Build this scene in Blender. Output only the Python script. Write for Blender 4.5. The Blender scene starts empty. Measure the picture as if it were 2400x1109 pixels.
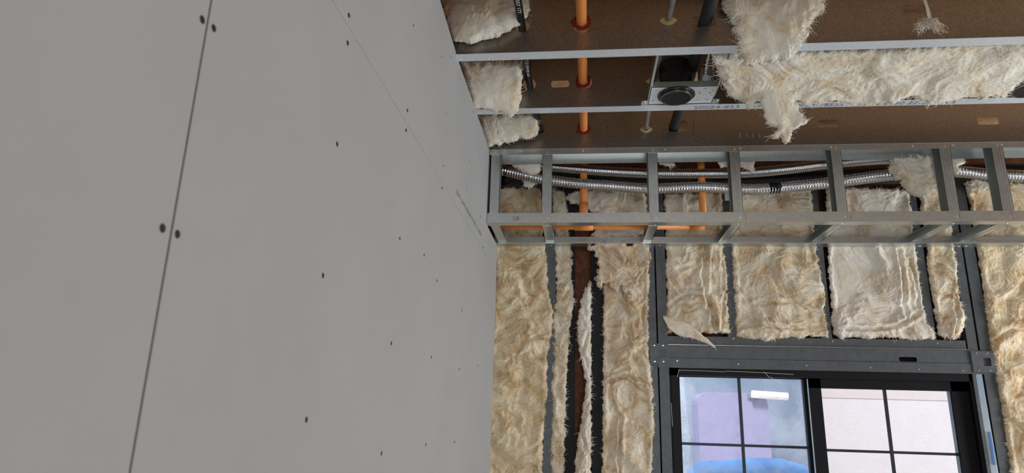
import bpy, math, random
import numpy as np
from mathutils import Vector, Matrix
from mathutils.geometry import tessellate_polygon

sc = bpy.context.scene
COL = sc.collection
Z0 = 1.55                      # eye height above the floor
W_PX, H_PX, F_PX = 2400.0, 1109.0, 1518.07
CAM_R = ((0.9941282, 0.1045479, 0.0279078), (0.0007749, -0.2647798, 0.9643086), (-0.1082059, 0.9586247, 0.2633061))
CR = np.array(CAM_R)

# ---------------------------------------------------------------- camera
cd = bpy.data.cameras.new('camera'); cam = bpy.data.objects.new('camera', cd); COL.objects.link(cam)
cd.sensor_width = 36.0; cd.lens = 36.0 * F_PX / W_PX; cd.clip_start = 0.02
r_, u_, f_ = [Vector(v) for v in CAM_R]
m4 = Matrix(((r_.x, u_.x, -f_.x, 0), (r_.y, u_.y, -f_.y, 0), (r_.z, u_.z, -f_.z, Z0), (0, 0, 0, 1)))
cam.matrix_world = m4
cd.dof.use_dof = True; cd.dof.focus_distance = 2.35; cd.dof.aperture_fstop = 6.5
sc.camera = cam

# ---------------------------------------------------------------- world, lights, exposure
w = bpy.data.worlds.new('world'); sc.world = w; w.use_nodes = True
nt = w.node_tree; bg = nt.nodes['Background']
bg.inputs[0].default_value = (0.80, 0.88, 1.0, 1); bg.inputs[1].default_value = 1.4

def area(name, loc, target, size, power, color):
    l = bpy.data.lights.new(name, 'AREA'); l.shape = 'RECTANGLE'; l.size, l.size_y = size; l.energy = power; l.color = color
    o = bpy.data.objects.new(name, l); COL.objects.link(o); o.location = loc
    d = Vector(target) - Vector(loc); o.rotation_euler = d.to_track_quat('-Z', 'Z').to_euler()
    return o
area('fill_back', (0.55, -2.9, 1.35), (0.8, 2.5, 1.9), (1.7, 2.2), 45, (0.97, 0.99, 1.0))  # added fill lamp behind the camera, at an assumed opening
area('fill_right', (4.25, 2.1, 1.3), (-0.4, 2.6, 1.5), (1.6, 2.0), 108, (0.94, 0.98, 1.0))  # added fill lamp, aimed to brighten the far end of the left wall
sun = bpy.data.lights.new('sun', 'SUN'); sun.energy = 3.7; sun.angle = 0.2; sun.color = (1, 0.96, 0.9)
so = bpy.data.objects.new('sun', sun); COL.objects.link(so)
so.rotation_euler = Vector((0.2, 0.62, -0.75)).to_track_quat('-Z', 'Z').to_euler()
sc.view_settings.view_transform = 'Standard'; sc.view_settings.look = 'None'
sc.view_settings.exposure = 0.0; sc.view_settings.gamma = 1.0; sc.view_settings.use_curve_mapping = False

# ---------------------------------------------------------------- pixel -> point on a real plane
AX = {'x': 0, 'y': 1, 'z': 2}
def ray(px, py):
    v = np.array([(px - 1200) / F_PX, -(py - 554.5) / F_PX, 1.0]); return CR.T @ v
def at(px, py, axis, val):
    d = ray(px, py); k = AX[axis]; v = val - (Z0 if axis == 'z' else 0)
    p = d * (v / d[k]); return Vector((p[0], p[1], p[2] + Z0))
def at_plane(px, py, O, N):
    d = ray(px, py); c = np.array([0, 0, Z0]); O = np.array(O); N = np.array(N)
    t = ((O - c) @ N) / (d @ N); return c + d * t

# ---------------------------------------------------------------- materials
def mat(name, base=(0.5, 0.5, 0.5), rough=0.5, metal=0.0, **kw):
    m = bpy.data.materials.new(name); m.use_nodes = True
    b = m.node_tree.nodes['Principled BSDF']
    b.inputs['Base Color'].default_value = (*base, 1); b.inputs['Roughness'].default_value = rough; b.inputs['Metallic'].default_value = metal
    for k, v in kw.items(): b.inputs[k].default_value = v
    return m
def N(m, t, **kw):
    n = m.node_tree.nodes.new(t)
    for k, v in kw.items():
        if k in n.inputs: n.inputs[k].default_value = v
        else: setattr(n, k, v)
    return n
def L(m, a, b): m.node_tree.links.new(a, b)
def coords(m, scale=(1, 1, 1)):
    g = N(m, 'ShaderNodeNewGeometry'); mp = N(m, 'ShaderNodeMapping'); mp.inputs['Scale'].default_value = scale
    L(m, g.outputs['Position'], mp.inputs['Vector']); return mp.outputs[0]
def noise(m, vec, scale, detail=4, rough=0.55, dist=0.0):
    n = N(m, 'ShaderNodeTexNoise'); n.inputs['Scale'].default_value = scale; n.inputs['Detail'].default_value = detail
    n.inputs['Roughness'].default_value = rough; n.inputs['Distortion'].default_value = dist; L(m, vec, n.inputs['Vector']); return n.outputs[0]
def ramp(m, fac, stops):
    r = N(m, 'ShaderNodeValToRGB'); e = r.color_ramp.elements
    while len(e) < len(stops): e.new(0.5)
    for i, (p, c) in enumerate(stops): e[i].position = p; e[i].color = (*c, 1)
    L(m, fac, r.inputs[0]); return r.outputs[0]
def bump(m, h, strength, dist):
    b = N(m, 'ShaderNodeBump'); b.inputs['Strength'].default_value = strength; b.inputs['Distance'].default_value = dist
    L(m, h, b.inputs['Height']); L(m, b.outputs[0], m.node_tree.nodes['Principled BSDF'].inputs['Normal'])
def bsdf(m): return m.node_tree.nodes['Principled BSDF']

def noisy(name, stops, scale, rough, metal=0.0, sc3=(1, 1, 1), detail=4, dist=0.0, b=None, rr=None, **kw):
    m = mat(name, (0.5,) * 3, rough, metal, **kw); v = coords(m, sc3); n = noise(m, v, scale, detail, 0.6, dist)
    L(m, ramp(m, n, stops), bsdf(m).inputs['Base Color'])
    if rr:
        mr = N(m, 'ShaderNodeMapRange'); mr.inputs['To Min'].default_value = rr[0]; mr.inputs['To Max'].default_value = rr[1]
        L(m, n, mr.inputs['Value']); L(m, mr.outputs[0], bsdf(m).inputs['Roughness'])
    if b: bump(m, noise(m, v, b[0], 3), b[1], b[2])
    return m
M = {}
M['drywall'] = noisy('drywall_paper', [(0.3, (0.362, 0.362, 0.362)), (0.7, (0.39, 0.39, 0.388))], 3, 0.85, b=(350, 0.12, 0.001))
M['gypsum'] = mat('gypsum_edge', (0.6, 0.59, 0.57), 0.9)
M['galv'] = noisy('galvanised_steel', [(0.35, (0.56, 0.595, 0.585)), (0.65, (0.62, 0.655, 0.645))], 60, 0.34, 0.9, rr=(0.28, 0.36), detail=2)
M['galv_lit'] = noisy('lit_galvanised_steel', [(0.35, (0.74, 0.82, 0.89)), (0.65, (0.82, 0.89, 0.95))], 120, 0.42, 0.45, detail=2)  # galvanised steel with bluish reflected light put into its colour
M['web'] = noisy('osb_tinted_web_steel', [(0.35, (0.27, 0.245, 0.225)), (0.65, (0.36, 0.33, 0.30))], 160, 0.3, 0.93, rr=(0.24, 0.36), detail=3)  # brown of the reflected OSB is put into the steel colour
M['stud'] = noisy('shaded_stud_steel', [(0.3, (0.085, 0.092, 0.10)), (0.7, (0.115, 0.122, 0.13))], 40, 0.5, 0.5)  # galvanised steel darkened in colour for the backlit far wall
M['screw'] = mat('zinc_screw', (0.8, 0.8, 0.8), 0.3, 0.8)
M['screw_black'] = mat('black_phosphate_screw', (0.02, 0.02, 0.02), 0.5, 0.3)
M['orange'] = noisy('orange_plastic_pipe', [(0.3, (0.80, 0.27, 0.055)), (0.7, (0.86, 0.31, 0.075))], 12, 0.38)
M['redcaulk'] = mat('red_firestop_sealant', (0.20, 0.008, 0.012), 0.35)
M['black'] = mat('black_plastic', (0.008, 0.008, 0.009), 0.4); bsdf(M['black']).inputs['Specular IOR Level'].default_value = 0.25
M['foam'] = noisy('black_foam_sleeve', [(0.4, (0.012, 0.012, 0.013)), (0.6, (0.03, 0.03, 0.032))], 260, 0.75, b=(300, 0.6, 0.002))
M['blackpost'] = noisy('matte_black_post', [(0.3, (0.006, 0.006, 0.007)), (0.7, (0.012, 0.012, 0.013))], 120, 0.85)  # near-black matte tone for the two upright posts
M['white_ink'] = mat('white_ink', (0.75, 0.75, 0.75), 0.6)
M['grey_ink'] = mat('grey_ink', (0.16, 0.19, 0.25), 0.7)
M['pale_ink'] = mat('faint_print_ink', (0.25, 0.25, 0.24), 0.8)
M['purple_ink'] = mat('purple_marker', (0.22, 0.06, 0.2), 0.7)
M['brass'] = noisy('yellowed_clamp', [(0.3, (0.42, 0.32, 0.10)), (0.7, (0.55, 0.45, 0.2))], 60, 0.45)
M['conduit'] = noisy('grey_tube', [(0.3, (0.22, 0.21, 0.21)), (0.7, (0.34, 0.33, 0.33))], 30, 0.35, 0.5)
M['flex'] = mat('corrugated_metal', (0.70, 0.70, 0.72), 0.22, 1.0)
M['ring'] = mat('dark_ring', (0.02, 0.02, 0.02), 0.25, 0.3)
M['lens'] = mat('dark_lens', (0.01, 0.01, 0.01), 0.5); bsdf(M['lens']).inputs['Specular IOR Level'].default_value = 0.3
M['seam'] = mat('seam_backing', (0.22, 0.20, 0.185), 0.9)
M['rim'] = mat('satin_rim', (0.35, 0.34, 0.31), 0.3, 0.9)
M['vinyl'] = mat('black_vinyl', (0.005, 0.005, 0.007), 0.5); bsdf(M['vinyl']).inputs['Specular IOR Level'].default_value = 0.2
M['muntin'] = mat('dark_muntin', (0.012, 0.014, 0.03), 0.45)
M['film'] = noisy('blue_white_flashing', [(0.4, (0.38, 0.50, 0.62)), (0.62, (0.52, 0.60, 0.66))], 9, 0.35)
M['bluefilm'] = mat('blue_tape_print', (0.08, 0.2, 0.5), 0.4)
# OSB: wood strands
def osb(name, stops, sc3):
    m = mat(name, rough=0.75); v = coords(m, sc3)
    vo = N(m, 'ShaderNodeTexVoronoi'); vo.inputs['Scale'].default_value = 1.0; L(m, v, vo.inputs['Vector'])
    n = noise(m, v, 3.0, 6, 0.7, 0.6)
    mx = N(m, 'ShaderNodeMath'); mx.operation = 'MULTIPLY_ADD'; L(m, vo.outputs['Color'], mx.inputs[0]); mx.inputs[1].default_value = 0.6
    s = N(m, 'ShaderNodeMath'); s.operation = 'MULTIPLY'; s.inputs[1].default_value = 0.45; L(m, n, s.inputs[0]); L(m, s.outputs[0], mx.inputs[2])
    L(m, ramp(m, mx.outputs[0], stops), bsdf(m).inputs['Base Color']); bump(m, mx.outputs[0], 0.4, 0.002); return m
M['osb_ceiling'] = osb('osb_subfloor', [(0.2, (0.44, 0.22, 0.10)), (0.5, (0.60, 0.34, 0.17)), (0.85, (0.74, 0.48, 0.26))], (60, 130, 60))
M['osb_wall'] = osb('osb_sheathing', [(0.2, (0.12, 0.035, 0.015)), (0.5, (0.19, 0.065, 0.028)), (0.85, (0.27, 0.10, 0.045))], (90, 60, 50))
M['floor'] = noisy('dusty_concrete', [(0.3, (0.40, 0.405, 0.41)), (0.7, (0.50, 0.505, 0.51))], 4, 0.85)
M['stucco'] = noisy('pale_pink_stucco', [(0.3, (0.68, 0.65, 0.68)), (0.7, (0.72, 0.685, 0.715))], 9, 0.9, b=(60, 0.3, 0.01))
M['stucco_band'] = noisy('beige_band', [(0.3, (0.64, 0.58, 0.58)), (0.7, (0.68, 0.62, 0.61))], 9, 0.9)
M['greyblue'] = noisy('grey_blue_board', [(0.35, (0.20, 0.28, 0.40)), (0.65, (0.42, 0.50, 0.62))], 1.6, 0.8, dist=0.8)
M['lilac'] = noisy('lilac_panel', [(0.35, (0.40, 0.37, 0.62)), (0.65, (0.44, 0.41, 0.66))], 3, 0.6)
M['tarp'] = noisy('blue_tarp', [(0.4, (0.05, 0.24, 0.68)), (0.65, (0.14, 0.45, 0.92))], 3.0, 0.5, dist=1.0)
M['glow'] = mat('reflected_tube_glow', (0.9, 0.9, 0.85), 0.4); bsdf(M['glow']).inputs['Emission Color'].default_value = (1, 1, 0.93, 1); bsdf(M['glow']).inputs['Emission Strength'].default_value = 0.6  # glow stands for a white strip reflected in the pane
# glass: clear and hazed with dust
def glass(name, haze, tint, amt):
    m = bpy.data.materials.new(name); m.use_nodes = True; t = m.node_tree; t.nodes.remove(t.nodes['Principled BSDF']); out = t.nodes['Material Output']
    tr = N(m, 'ShaderNodeBsdfTransparent'); gl = N(m, 'ShaderNodeBsdfGlossy'); gl.inputs['Roughness'].default_value = 0.02
    df = N(m, 'ShaderNodeBsdfDiffuse'); df.inputs['Color'].default_value = (*tint, 1)
    m1 = N(m, 'ShaderNodeMixShader'); m1.inputs[0].default_value = 0.03; L(m, tr.outputs[0], m1.inputs[1]); L(m, gl.outputs[0], m1.inputs[2])
    v = coords(m, (1, 1, 1)); n = noise(m, v, 9, 8, 0.75, 1.2)
    mr = N(m, 'ShaderNodeMapRange'); mr.inputs['From Min'].default_value = 0.42; mr.inputs['From Max'].default_value = 0.75
    mr.inputs['To Min'].default_value = haze; mr.inputs['To Max'].default_value = haze + amt; L(m, n, mr.inputs['Value'])
    m2 = N(m, 'ShaderNodeMixShader'); L(m, mr.outputs[0], m2.inputs[0]); L(m, m1.outputs[0], m2.inputs[1]); L(m, df.outputs[0], m2.inputs[2])
    L(m, m2.outputs[0], out.inputs['Surface']); return m
M['glass_dusty'] = glass('dusty_glass', 0.10, (0.72, 0.82, 0.98), 0.30)
M['glass_clear'] = glass('clear_glass', 0.0, (0.8, 0.8, 0.8), 0.03)
# glass wool
def wool(name, cream, tan, deep, sc3=(1, 1, 1)):
    m = mat(name, rough=0.95); v = coords(m, sc3)
    n1 = noise(m, v, 6, 6, 0.62, 2.2)
    c = ramp(m, n1, [(0.36, deep), (0.46, tan), (0.58, cream), (0.72, tuple(min(1, x * 1.12) for x in cream))])
    n2 = noise(m, v, 60, 5, 0.7, 2.5)
    hs = N(m, 'ShaderNodeMix', data_type='RGBA', blend_type='MULTIPLY'); hs.inputs[0].default_value = 0.45
    L(m, c, hs.inputs[6]); L(m, ramp(m, n2, [(0.3, (0.84, 0.80, 0.74)), (0.6, (1, 1, 1))]), hs.inputs[7])
    L(m, hs.outputs[2], bsdf(m).inputs['Base Color'])
    bump(m, noise(m, v, 130, 6, 0.8, 3.0), 0.55, 0.004)
    bsdf(m).inputs['Specular IOR Level'].default_value = 0.15
    return m
M['wool'] = wool('glass_wool', (0.87, 0.79, 0.64), (0.75, 0.61, 0.42), (0.58, 0.41, 0.24))
M['wool_gold'] = wool('golden_glass_wool', (0.86, 0.74, 0.53), (0.73, 0.56, 0.34), (0.56, 0.37, 0.19))
M['wool_white'] = wool('white_glass_wool', (0.90, 0.86, 0.75), (0.87, 0.79, 0.62), (0.76, 0.62, 0.42))
M['wool_pale'] = wool('pale_glass_wool', (0.88, 0.83, 0.75), (0.80, 0.71, 0.58), (0.64, 0.51, 0.36), (1, 1, 0.6))

M['fibre'] = mat('loose_fibres', (0.88, 0.83, 0.73), 0.8)
# ---------------------------------------------------------------- object helpers
def link(name, me, m=None, parent=None, loc=(0, 0, 0)):
    o = bpy.data.objects.new(name, me); COL.objects.link(o); o.location = loc
    if m is not None: me.materials.append(m)
    if parent is not None:
        o.parent = parent; o.location = Vector(loc) - WORLD[parent.name]
    WORLD[o.name] = Vector(loc)
    return o
WORLD = {}
def thing(name, label, cat, loc=(0, 0, 0), group=None):
    o = bpy.data.objects.new(name, None); COL.objects.link(o); o.location = loc; o.empty_display_size = 0.05
    WORLD[o.name] = Vector(loc); o['label'] = label; o['category'] = cat
    if group: o['group'] = group
    return o
def tag(o, label, cat, group=None):
    o['label'] = label; o['category'] = cat
    if group: o['group'] = group
    return o
def mesh(name, verts, faces, smooth=False):
    me = bpy.data.meshes.new(name); me.from_pydata([tuple(v) for v in verts], [], faces)
    if smooth: me.shade_smooth()
    me.update(); return me
class MB:
    def __init__(s): s.v = []; s.f = []
    def add(s, vs, fs):
        o = len(s.v); s.v += [tuple(v) for v in vs]; s.f += [tuple(i + o for i in f) for f in fs]; return s
    def box(s, lo, hi):
        x0, y0, z0 = lo; x1, y1, z1 = hi
        if x0 > x1: x0, x1 = x1, x0
        if y0 > y1: y0, y1 = y1, y0
        if z0 > z1: z0, z1 = z1, z0
        return s.add([(x0, y0, z0), (x1, y0, z0), (x1, y1, z0), (x0, y1, z0), (x0, y0, z1), (x1, y0, z1), (x1, y1, z1), (x0, y1, z1)],
                     [(0, 3, 2, 1), (4, 5, 6, 7), (0, 1, 5, 4), (1, 2, 6, 5), (2, 3, 7, 6), (3, 0, 4, 7)])
    def hexa(s, p):  # 8 points: bottom loop, top loop
        return s.add(p, [(0, 3, 2, 1), (4, 5, 6, 7), (0, 1, 5, 4), (1, 2, 6, 5), (2, 3, 7, 6), (3, 0, 4, 7)])
    def disc(s, c, n, r, h, seg=12, r2=None, squash=1.0):
        n = Vector(n).normalized(); a = n.orthogonal().normalized(); b = n.cross(a); r2 = r if r2 is None else r2
        c = Vector(c); o = len(s.v)
        for k in range(seg):
            t = 2 * math.pi * k / seg; s.v.append(tuple(c + (a * math.cos(t) + b * math.sin(t)) * r))
        for k in range(seg):
            t = 2 * math.pi * k / seg; s.v.append(tuple(c + n * h + (a * math.cos(t) + b * math.sin(t)) * r2))
        for k in range(seg): s.f.append((o + k, o + (k + 1) % seg, o + seg + (k + 1) % seg, o + seg + k))
        s.f.append(tuple(o + seg + k for k in range(seg))); s.f.append(tuple(o + k for k in reversed(range(seg)))); return s
    def ringtube(s, c, n, r_out, r_in, h, seg=40):
        n = Vector(n).normalized(); a = n.orthogonal().normalized(); b = n.cross(a); c = Vector(c); o = len(s.v)
        for rr, hh in ((r_out, 0), (r_out, h), (r_in, h), (r_in, 0)):
            for k in range(seg):
                t = 2 * math.pi * k / seg; s.v.append(tuple(c + n * hh + (a * math.cos(t) + b * math.sin(t)) * rr))
        for j in range(4):
            for k in range(seg):
                s.f.append((o + j * seg + k, o + j * seg + (k + 1) % seg, o + ((j + 1) % 4) * seg + (k + 1) % seg, o + ((j + 1) % 4) * seg + k))
        return s
    def obj(s, name, m, parent=None, smooth=False, origin=None):
        if origin is None:
            a = np.array(s.v); origin = Vector(((a[:, 0].min() + a[:, 0].max()) / 2, (a[:, 1].min() + a[:, 1].max()) / 2, a[:, 2].min()))
        origin = Vector(origin)
        return link(name, mesh(name, [Vector(v) - origin for v in s.v], s.f, smooth), m, parent, origin)
def plate(mb, outline, holes, O, U, V, T):
    """flat plate with holes; 2D loops in (U,V), extruded along T"""
    O, U, V, T = Vector(O), Vector(U), Vector(V), Vector(T)
    loops = [outline] + list(holes)
    tris = tessellate_polygon([[Vector((p[0], p[1], 0)) for p in l] for l in loops])
    pts = [p for l in loops for p in l]; n = len(pts)
    v3 = [O + U * p[0] + V * p[1] for p in pts]; vs = v3 + [p + T for p in v3]
    fs = [tuple(t) for t in tris] + [tuple(i + n for i in reversed(t)) for t in tris]
    k = 0
    for l in loops:
        m_ = len(l)
        for i in range(m_):
            j = (i + 1) % m_; fs.append((k + i, k + j, k + j + n, k + i + n))
        k += m_
    mb.add(vs, fs); return mb
def rrect(cx, cy, w_, h_, r, seg=5):
    r = min(r, w_ / 2, h_ / 2); out = []
    for qx, qy, a0 in ((1, 1, 0), (-1, 1, 90), (-1, -1, 180), (1, -1, 270)):
        for k in range(seg + 1):
            a = math.radians(a0 + 90 * k / seg); out.append((cx + qx * (w_ / 2 - r) + r * math.cos(a), cy + qy * (h_ / 2 - r) + r * math.sin(a)))
    return out
def circ(cx, cy, r, seg=20): return [(cx + r * math.cos(2 * math.pi * k / seg), cy + r * math.sin(2 * math.pi * k / seg)) for k in range(seg)]
def smooth_path(pts, step):
    P = [np.array(p, float) for p in pts]; P = [2 * P[0] - P[1]] + P + [2 * P[-1] - P[-2]]; out = []
    for i in range(1, len(P) - 2):
        p0, p1, p2, p3 = P[i - 1:i + 3]; n = max(1, int(np.linalg.norm(p2 - p1) / step))
        for k in range(n):
            t = k / n; out.append(0.5 * ((2 * p1) + (-p0 + p2) * t + (2 * p0 - 5 * p1 + 4 * p2 - p3) * t * t + (-p0 + 3 * p1 - 3 * p2 + p3) * t ** 3))
    out.append(P[-2]); return out
def tube(mb, pts, rad, seg=16, step=0.02, caps=True):
    path = smooth_path(pts, step) if len(pts) > 2 or callable(rad) else [np.array(p, float) for p in pts]
    if callable(rad) and len(pts) == 2:
        n = max(1, int(np.linalg.norm(path[-1] - path[0]) / step))
    o = len(mb.v); up = None; s = 0
    for i, p in enumerate(path):
        t = Vector(path[min(i + 1, len(path) - 1)] - path[max(i - 1, 0)]).normalized()
        if up is None: up = t.orthogonal().normalized()
        up = (up - t * up.dot(t)).normalized(); b = t.cross(up)
        if i: s += np.linalg.norm(p - path[i - 1])
        r = rad(s) if callable(rad) else rad
        for k in range(seg):
            a = 2 * math.pi * k / seg; mb.v.append(tuple(Vector(p) + (up * math.cos(a) + b * math.sin(a)) * r))
    for i in range(len(path) - 1):
        for k in range(seg):
            a = o + i * seg + k; b_ = o + i * seg + (k + 1) % seg; mb.f.append((a, b_, b_ + seg, a + seg))
    if caps:
        mb.f.append(tuple(o + k for k in reversed(range(seg)))); e = o + (len(path) - 1) * seg; mb.f.append(tuple(e + k for k in range(seg)))
    return mb
def text(name, body, m, parent, O, X, Y, size, squeeze=1.0):
    """flat printed lettering: O origin, X reading direction, Y up direction of letters"""
    c = bpy.data.curves.new(name, 'FONT'); c.body = body; c.size = size; c.resolution_u = 2
    o = bpy.data.objects.new('tmp', c); COL.objects.link(o)
    dg = bpy.context.evaluated_depsgraph_get(); me = bpy.data.meshes.new_from_object(o.evaluated_get(dg))
    bpy.data.objects.remove(o)
    X = Vector(X).normalized(); Y = Vector(Y).normalized(); me.name = name; me.materials.clear()
    for v in me.vertices: v.co = X * v.co.x * squeeze + Y * v.co.y
    o = link(name, me, m, parent, Vector(O)); o['kind'] = 'stuff'; return o
def tube_text(name, body, m, parent, p0, p1, r, start, size, squeeze=1.3):
    """lettering along the tube p0 -> p1, on the side that faces the room's middle, starting `start` before p1"""
    p0, p1 = Vector(p0), Vector(p1); d = (p1 - p0).normalized(); o = p1 - d * start
    n = (Vector((0.05, 0, Z0)) - (o + p1) / 2); n = (n - d * n.dot(d)).normalized(); up = n.cross(d)
    return text(name, body, m, parent, o + n * (r + 0.0006) - up * size * 0.36, d, up, size, squeeze)
SCREW = MB().disc((0, 0, 0), (0, 0, 1), 0.0042, 0.0016, 10, 0.0032).disc((0, 0, 0.0016), (0, 0, 1), 0.0018, 0.0006, 6)
SCREW_ME = mesh('screw', SCREW.v, SCREW.f); SCREW_ME.materials.append(M['screw'])
SCREWB = MB().disc((0, 0, -0.0003), (0, 0, 1), 0.0048, 0.0006, 12, 0.0040)
SCREWB_ME = mesh('drywall_screw', SCREWB.v, SCREWB.f); SCREWB_ME.materials.append(M['screw_black'])
def screw(parent, p, n, black=False, s=1.0):
    o = bpy.data.objects.new('screw', SCREWB_ME if black else SCREW_ME); COL.objects.link(o); o.parent = parent
    o.location = Vector(p) - WORLD[parent.name]; o.rotation_euler = Vector(n).to_track_quat('Z', 'Y').to_euler(); o.scale = (s, s, s); return o

# ---------------------------------------------------------------- noise + glass wool builder
def _grad(ix, iy, seed):
    h = (ix.astype(np.int64) * 374761393 + iy.astype(np.int64) * 668265263 + seed * 974711) & 0x7fffffff
    h = ((h ^ (h >> 13)) * 1274126177) & 0x7fffffff; h = h ^ (h >> 16)
    a = (h % 4096) * (2 * math.pi / 4096); return np.cos(a), np.sin(a)
def perlin(x, y, seed):
    x0 = np.floor(x); y0 = np.floor(y); fx = x - x0; fy = y - y0
    u = fx ** 3 * (fx * (fx * 6 - 15) + 10); v = fy ** 3 * (fy * (fy * 6 - 15) + 10)
    def g(dx, dy):
        gx, gy = _grad(x0 + dx, y0 + dy, seed); return gx * (fx - dx) + gy * (fy - dy)
    return ((g(0, 0) * (1 - u) + g(1, 0) * u) * (1 - v) + (g(0, 1) * (1 - u) + g(1, 1) * u) * v) * 1.5
def fold_height(u, v, seed, fs=1.0, aniso=(1, 1)):
    x = u * aniso[0]; y = v * aniso[1]
    wx = perlin(x * 5 * fs, y * 5 * fs, seed + 1) * 0.09 / fs + perlin(x * 14 * fs, y * 14 * fs, seed + 3) * 0.03 / fs
    wy = perlin(x * 5 * fs + 7, y * 5 * fs, seed + 2) * 0.09 / fs + perlin(x * 14 * fs + 3, y * 14 * fs, seed + 4) * 0.03 / fs
    a, b = x + wx, y + wy
    calm = np.clip(0.5 + 1.3 * perlin(x * 4 * fs + 11, y * 4 * fs, seed + 12), 0.15, 1)
    bil = lambda q, sd_: np.sqrt(perlin(a * q * fs, b * q * fs, seed + sd_) ** 2 + 0.0025)
    h = 0.7 * perlin(a * 4 * fs, b * 4 * fs, seed + 5) + 1.25 * bil(5.5, 6) + 0.75 * calm * bil(11.5, 7) + 0.42 * calm * bil(24, 8) - 0.9
    h += 0.16 * bil(48, 13) + 0.07 * perlin(a * 95, b * 95, seed + 9) + 0.045 * perlin(u * 190, v * 190, seed + 10)
    return h
def poly_sd(X, Y, poly):
    d = np.full(X.shape, 1e9); inside = np.zeros(X.shape, bool); n = len(poly)
    for i in range(n):
        x0, y0 = poly[i]; x1, y1 = poly[(i + 1) % n]; ex, ey = x1 - x0, y1 - y0; wx, wy = X - x0, Y - y0
        t = np.clip((wx * ex + wy * ey) / (ex * ex + ey * ey + 1e-12), 0, 1)
        d = np.minimum(d, (wx - ex * t) ** 2 + (wy - ey * t) ** 2)
        c = ((y0 <= Y) & (y1 > Y)) | ((y1 <= Y) & (y0 > Y))
        with np.errstate(divide='ignore', invalid='ignore'):
            xi = x0 + (Y - y0) / (y1 - y0 if abs(y1 - y0) > 1e-9 else 1e-9) * ex
        inside ^= c & (X < xi)
    d = np.sqrt(d); return np.where(inside, d, -d)
def batt(name, label, m, polypx, O, Nn, seed, thick=0.045, amp=0.014, res=0.003, rr=0.02, rag=0.006, closed=False, strands=900, fs=1.0, aniso=(1, 1),
         shift=0.0, group='glass wool insulation pieces', slen=0.02, parent=None, uvpoly=None, edge_strands=0.4, bend=None, creases=(), grow=0.003):
    """a piece of glass wool: an outline on a real plane (point O, normal Nn towards the room), pillowed, creased and frayed"""
    Nn = Vector(Nn).normalized(); O = Vector(O)
    U = Vector((1, 0, 0)); U = (U - Nn * U.dot(Nn)).normalized(); V = Nn.cross(U).normalized()
    poly = []
    for (px, py) in polypx:
        p = Vector(at_plane(px, py, O, Nn)) - O; poly.append((p.dot(U), p.dot(V)))
    cr = []
    for (pl, dep, wid) in creases:
        q = [Vector(at_plane(px, py, O, Nn)) - O for px, py in pl]; cr.append(([(p.dot(U), p.dot(V)) for p in q], dep, wid))
    cx = sum(p[0] for p in poly) / len(poly); cy = sum(p[1] for p in poly) / len(poly)
    a = np.array(poly); lo = a.min(0) - 0.012; hi = a.max(0) + 0.012
    nx = int((hi[0] - lo[0]) / res) + 2; ny = int((hi[1] - lo[1]) / res) + 2
    xs = np.linspace(lo[0], hi[0], nx); ys = np.linspace(lo[1], hi[1], ny); X, Y = np.meshgrid(xs, ys)
    sd = poly_sd(X, Y, poly) + grow
    sd = sd + rag * perlin(X * 38, Y * 38, seed + 20) * 1.3 + rag * 0.8 * np.abs(perlin(X * 95, Y * 95, seed + 21)) + rag * 0.4 * perlin(X * 220, Y * 220, seed + 22) - rag * 0.3
    dp = np.clip(sd, 0, None); t = np.clip(dp / rr, 0, 1); prof = np.sqrt(1 - (1 - t) ** 2)
    H = fold_height(X, Y, seed, fs, aniso) * amp * np.clip(dp / (rr * 1.2), 0, 1)
    for pl, dep, wid in cr:
        jx = perlin(X * 30, Y * 30, seed + 40) * 0.006; d = np.full(X.shape, 1e9)
        for (x0, y0), (x1, y1) in zip(pl[:-1], pl[1:]):
            ex, ey = x1 - x0, y1 - y0; tt = np.clip(((X + jx - x0) * ex + (Y + jx - y0) * ey) / (ex * ex + ey * ey + 1e-12), 0, 1)
            d = np.minimum(d, np.hypot(X + jx - x0 - ex * tt, Y + jx - y0 - ey * tt))
        H = H + (-dep * np.exp(-(d / wid) ** 2) + 0.45 * dep * np.exp(-((d - 2.6 * wid) / (1.6 * wid)) ** 2)) * np.clip(dp / rr, 0, 1)
    H = np.maximum(H, -0.7 * prof * thick); Hf = prof * thick + H
    gy, gx = np.gradient(sd, ys[1] - ys[0], xs[1] - xs[0]); gl = np.sqrt(gx ** 2 + gy ** 2) + 1e-9
    out = (sd < 0); mv = np.where(out, np.clip(-sd, 0, res), 0); X2 = X + gx / gl * mv; Y2 = Y + gy / gl * mv
    ins = sd > 0; q = ins[:-1, :-1] | ins[1:, :-1] | ins[:-1, 1:] | ins[1:, 1:]
    Hf = np.where(ins, Hf, 0) + shift
    On = np.array(O); Un, Vn, Nv = np.array(U), np.array(V), np.array(Nn)
    def surf(A, B, Hh):
        bd = bend(A, B) if bend else 0
        return On + A[..., None] * Un + B[..., None] * Vn + (Hh + bd)[..., None] * Nv
    P = surf(X2, Y2, Hf).reshape(-1, 3)
    jj, ii = np.nonzero(q); idx = lambda j, i: j * nx + i
    F = np.stack([idx(jj, ii), idx(jj, ii + 1), idx(jj + 1, ii + 1), idx(jj + 1, ii)], 1)
    if closed:
        Hb = np.where(ins, -prof * thick * 0.8 + H * 0.4, 0) + shift
        P2 = surf(X2, Y2, Hb).reshape(-1, 3); F = np.concatenate([F, F[:, ::-1] + len(P)]); P = np.concatenate([P, P2])
    used = np.unique(F); remap = np.zeros(len(P), np.int64); remap[used] = np.arange(len(used)); P = P[used]; F = remap[F]
    rng = np.random.default_rng(seed); SV = []; SF = []; base = len(P)
    jn, in_ = np.nonzero(ins); edge = np.nonzero(sd[jn, in_] < 0.012)[0]
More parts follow.
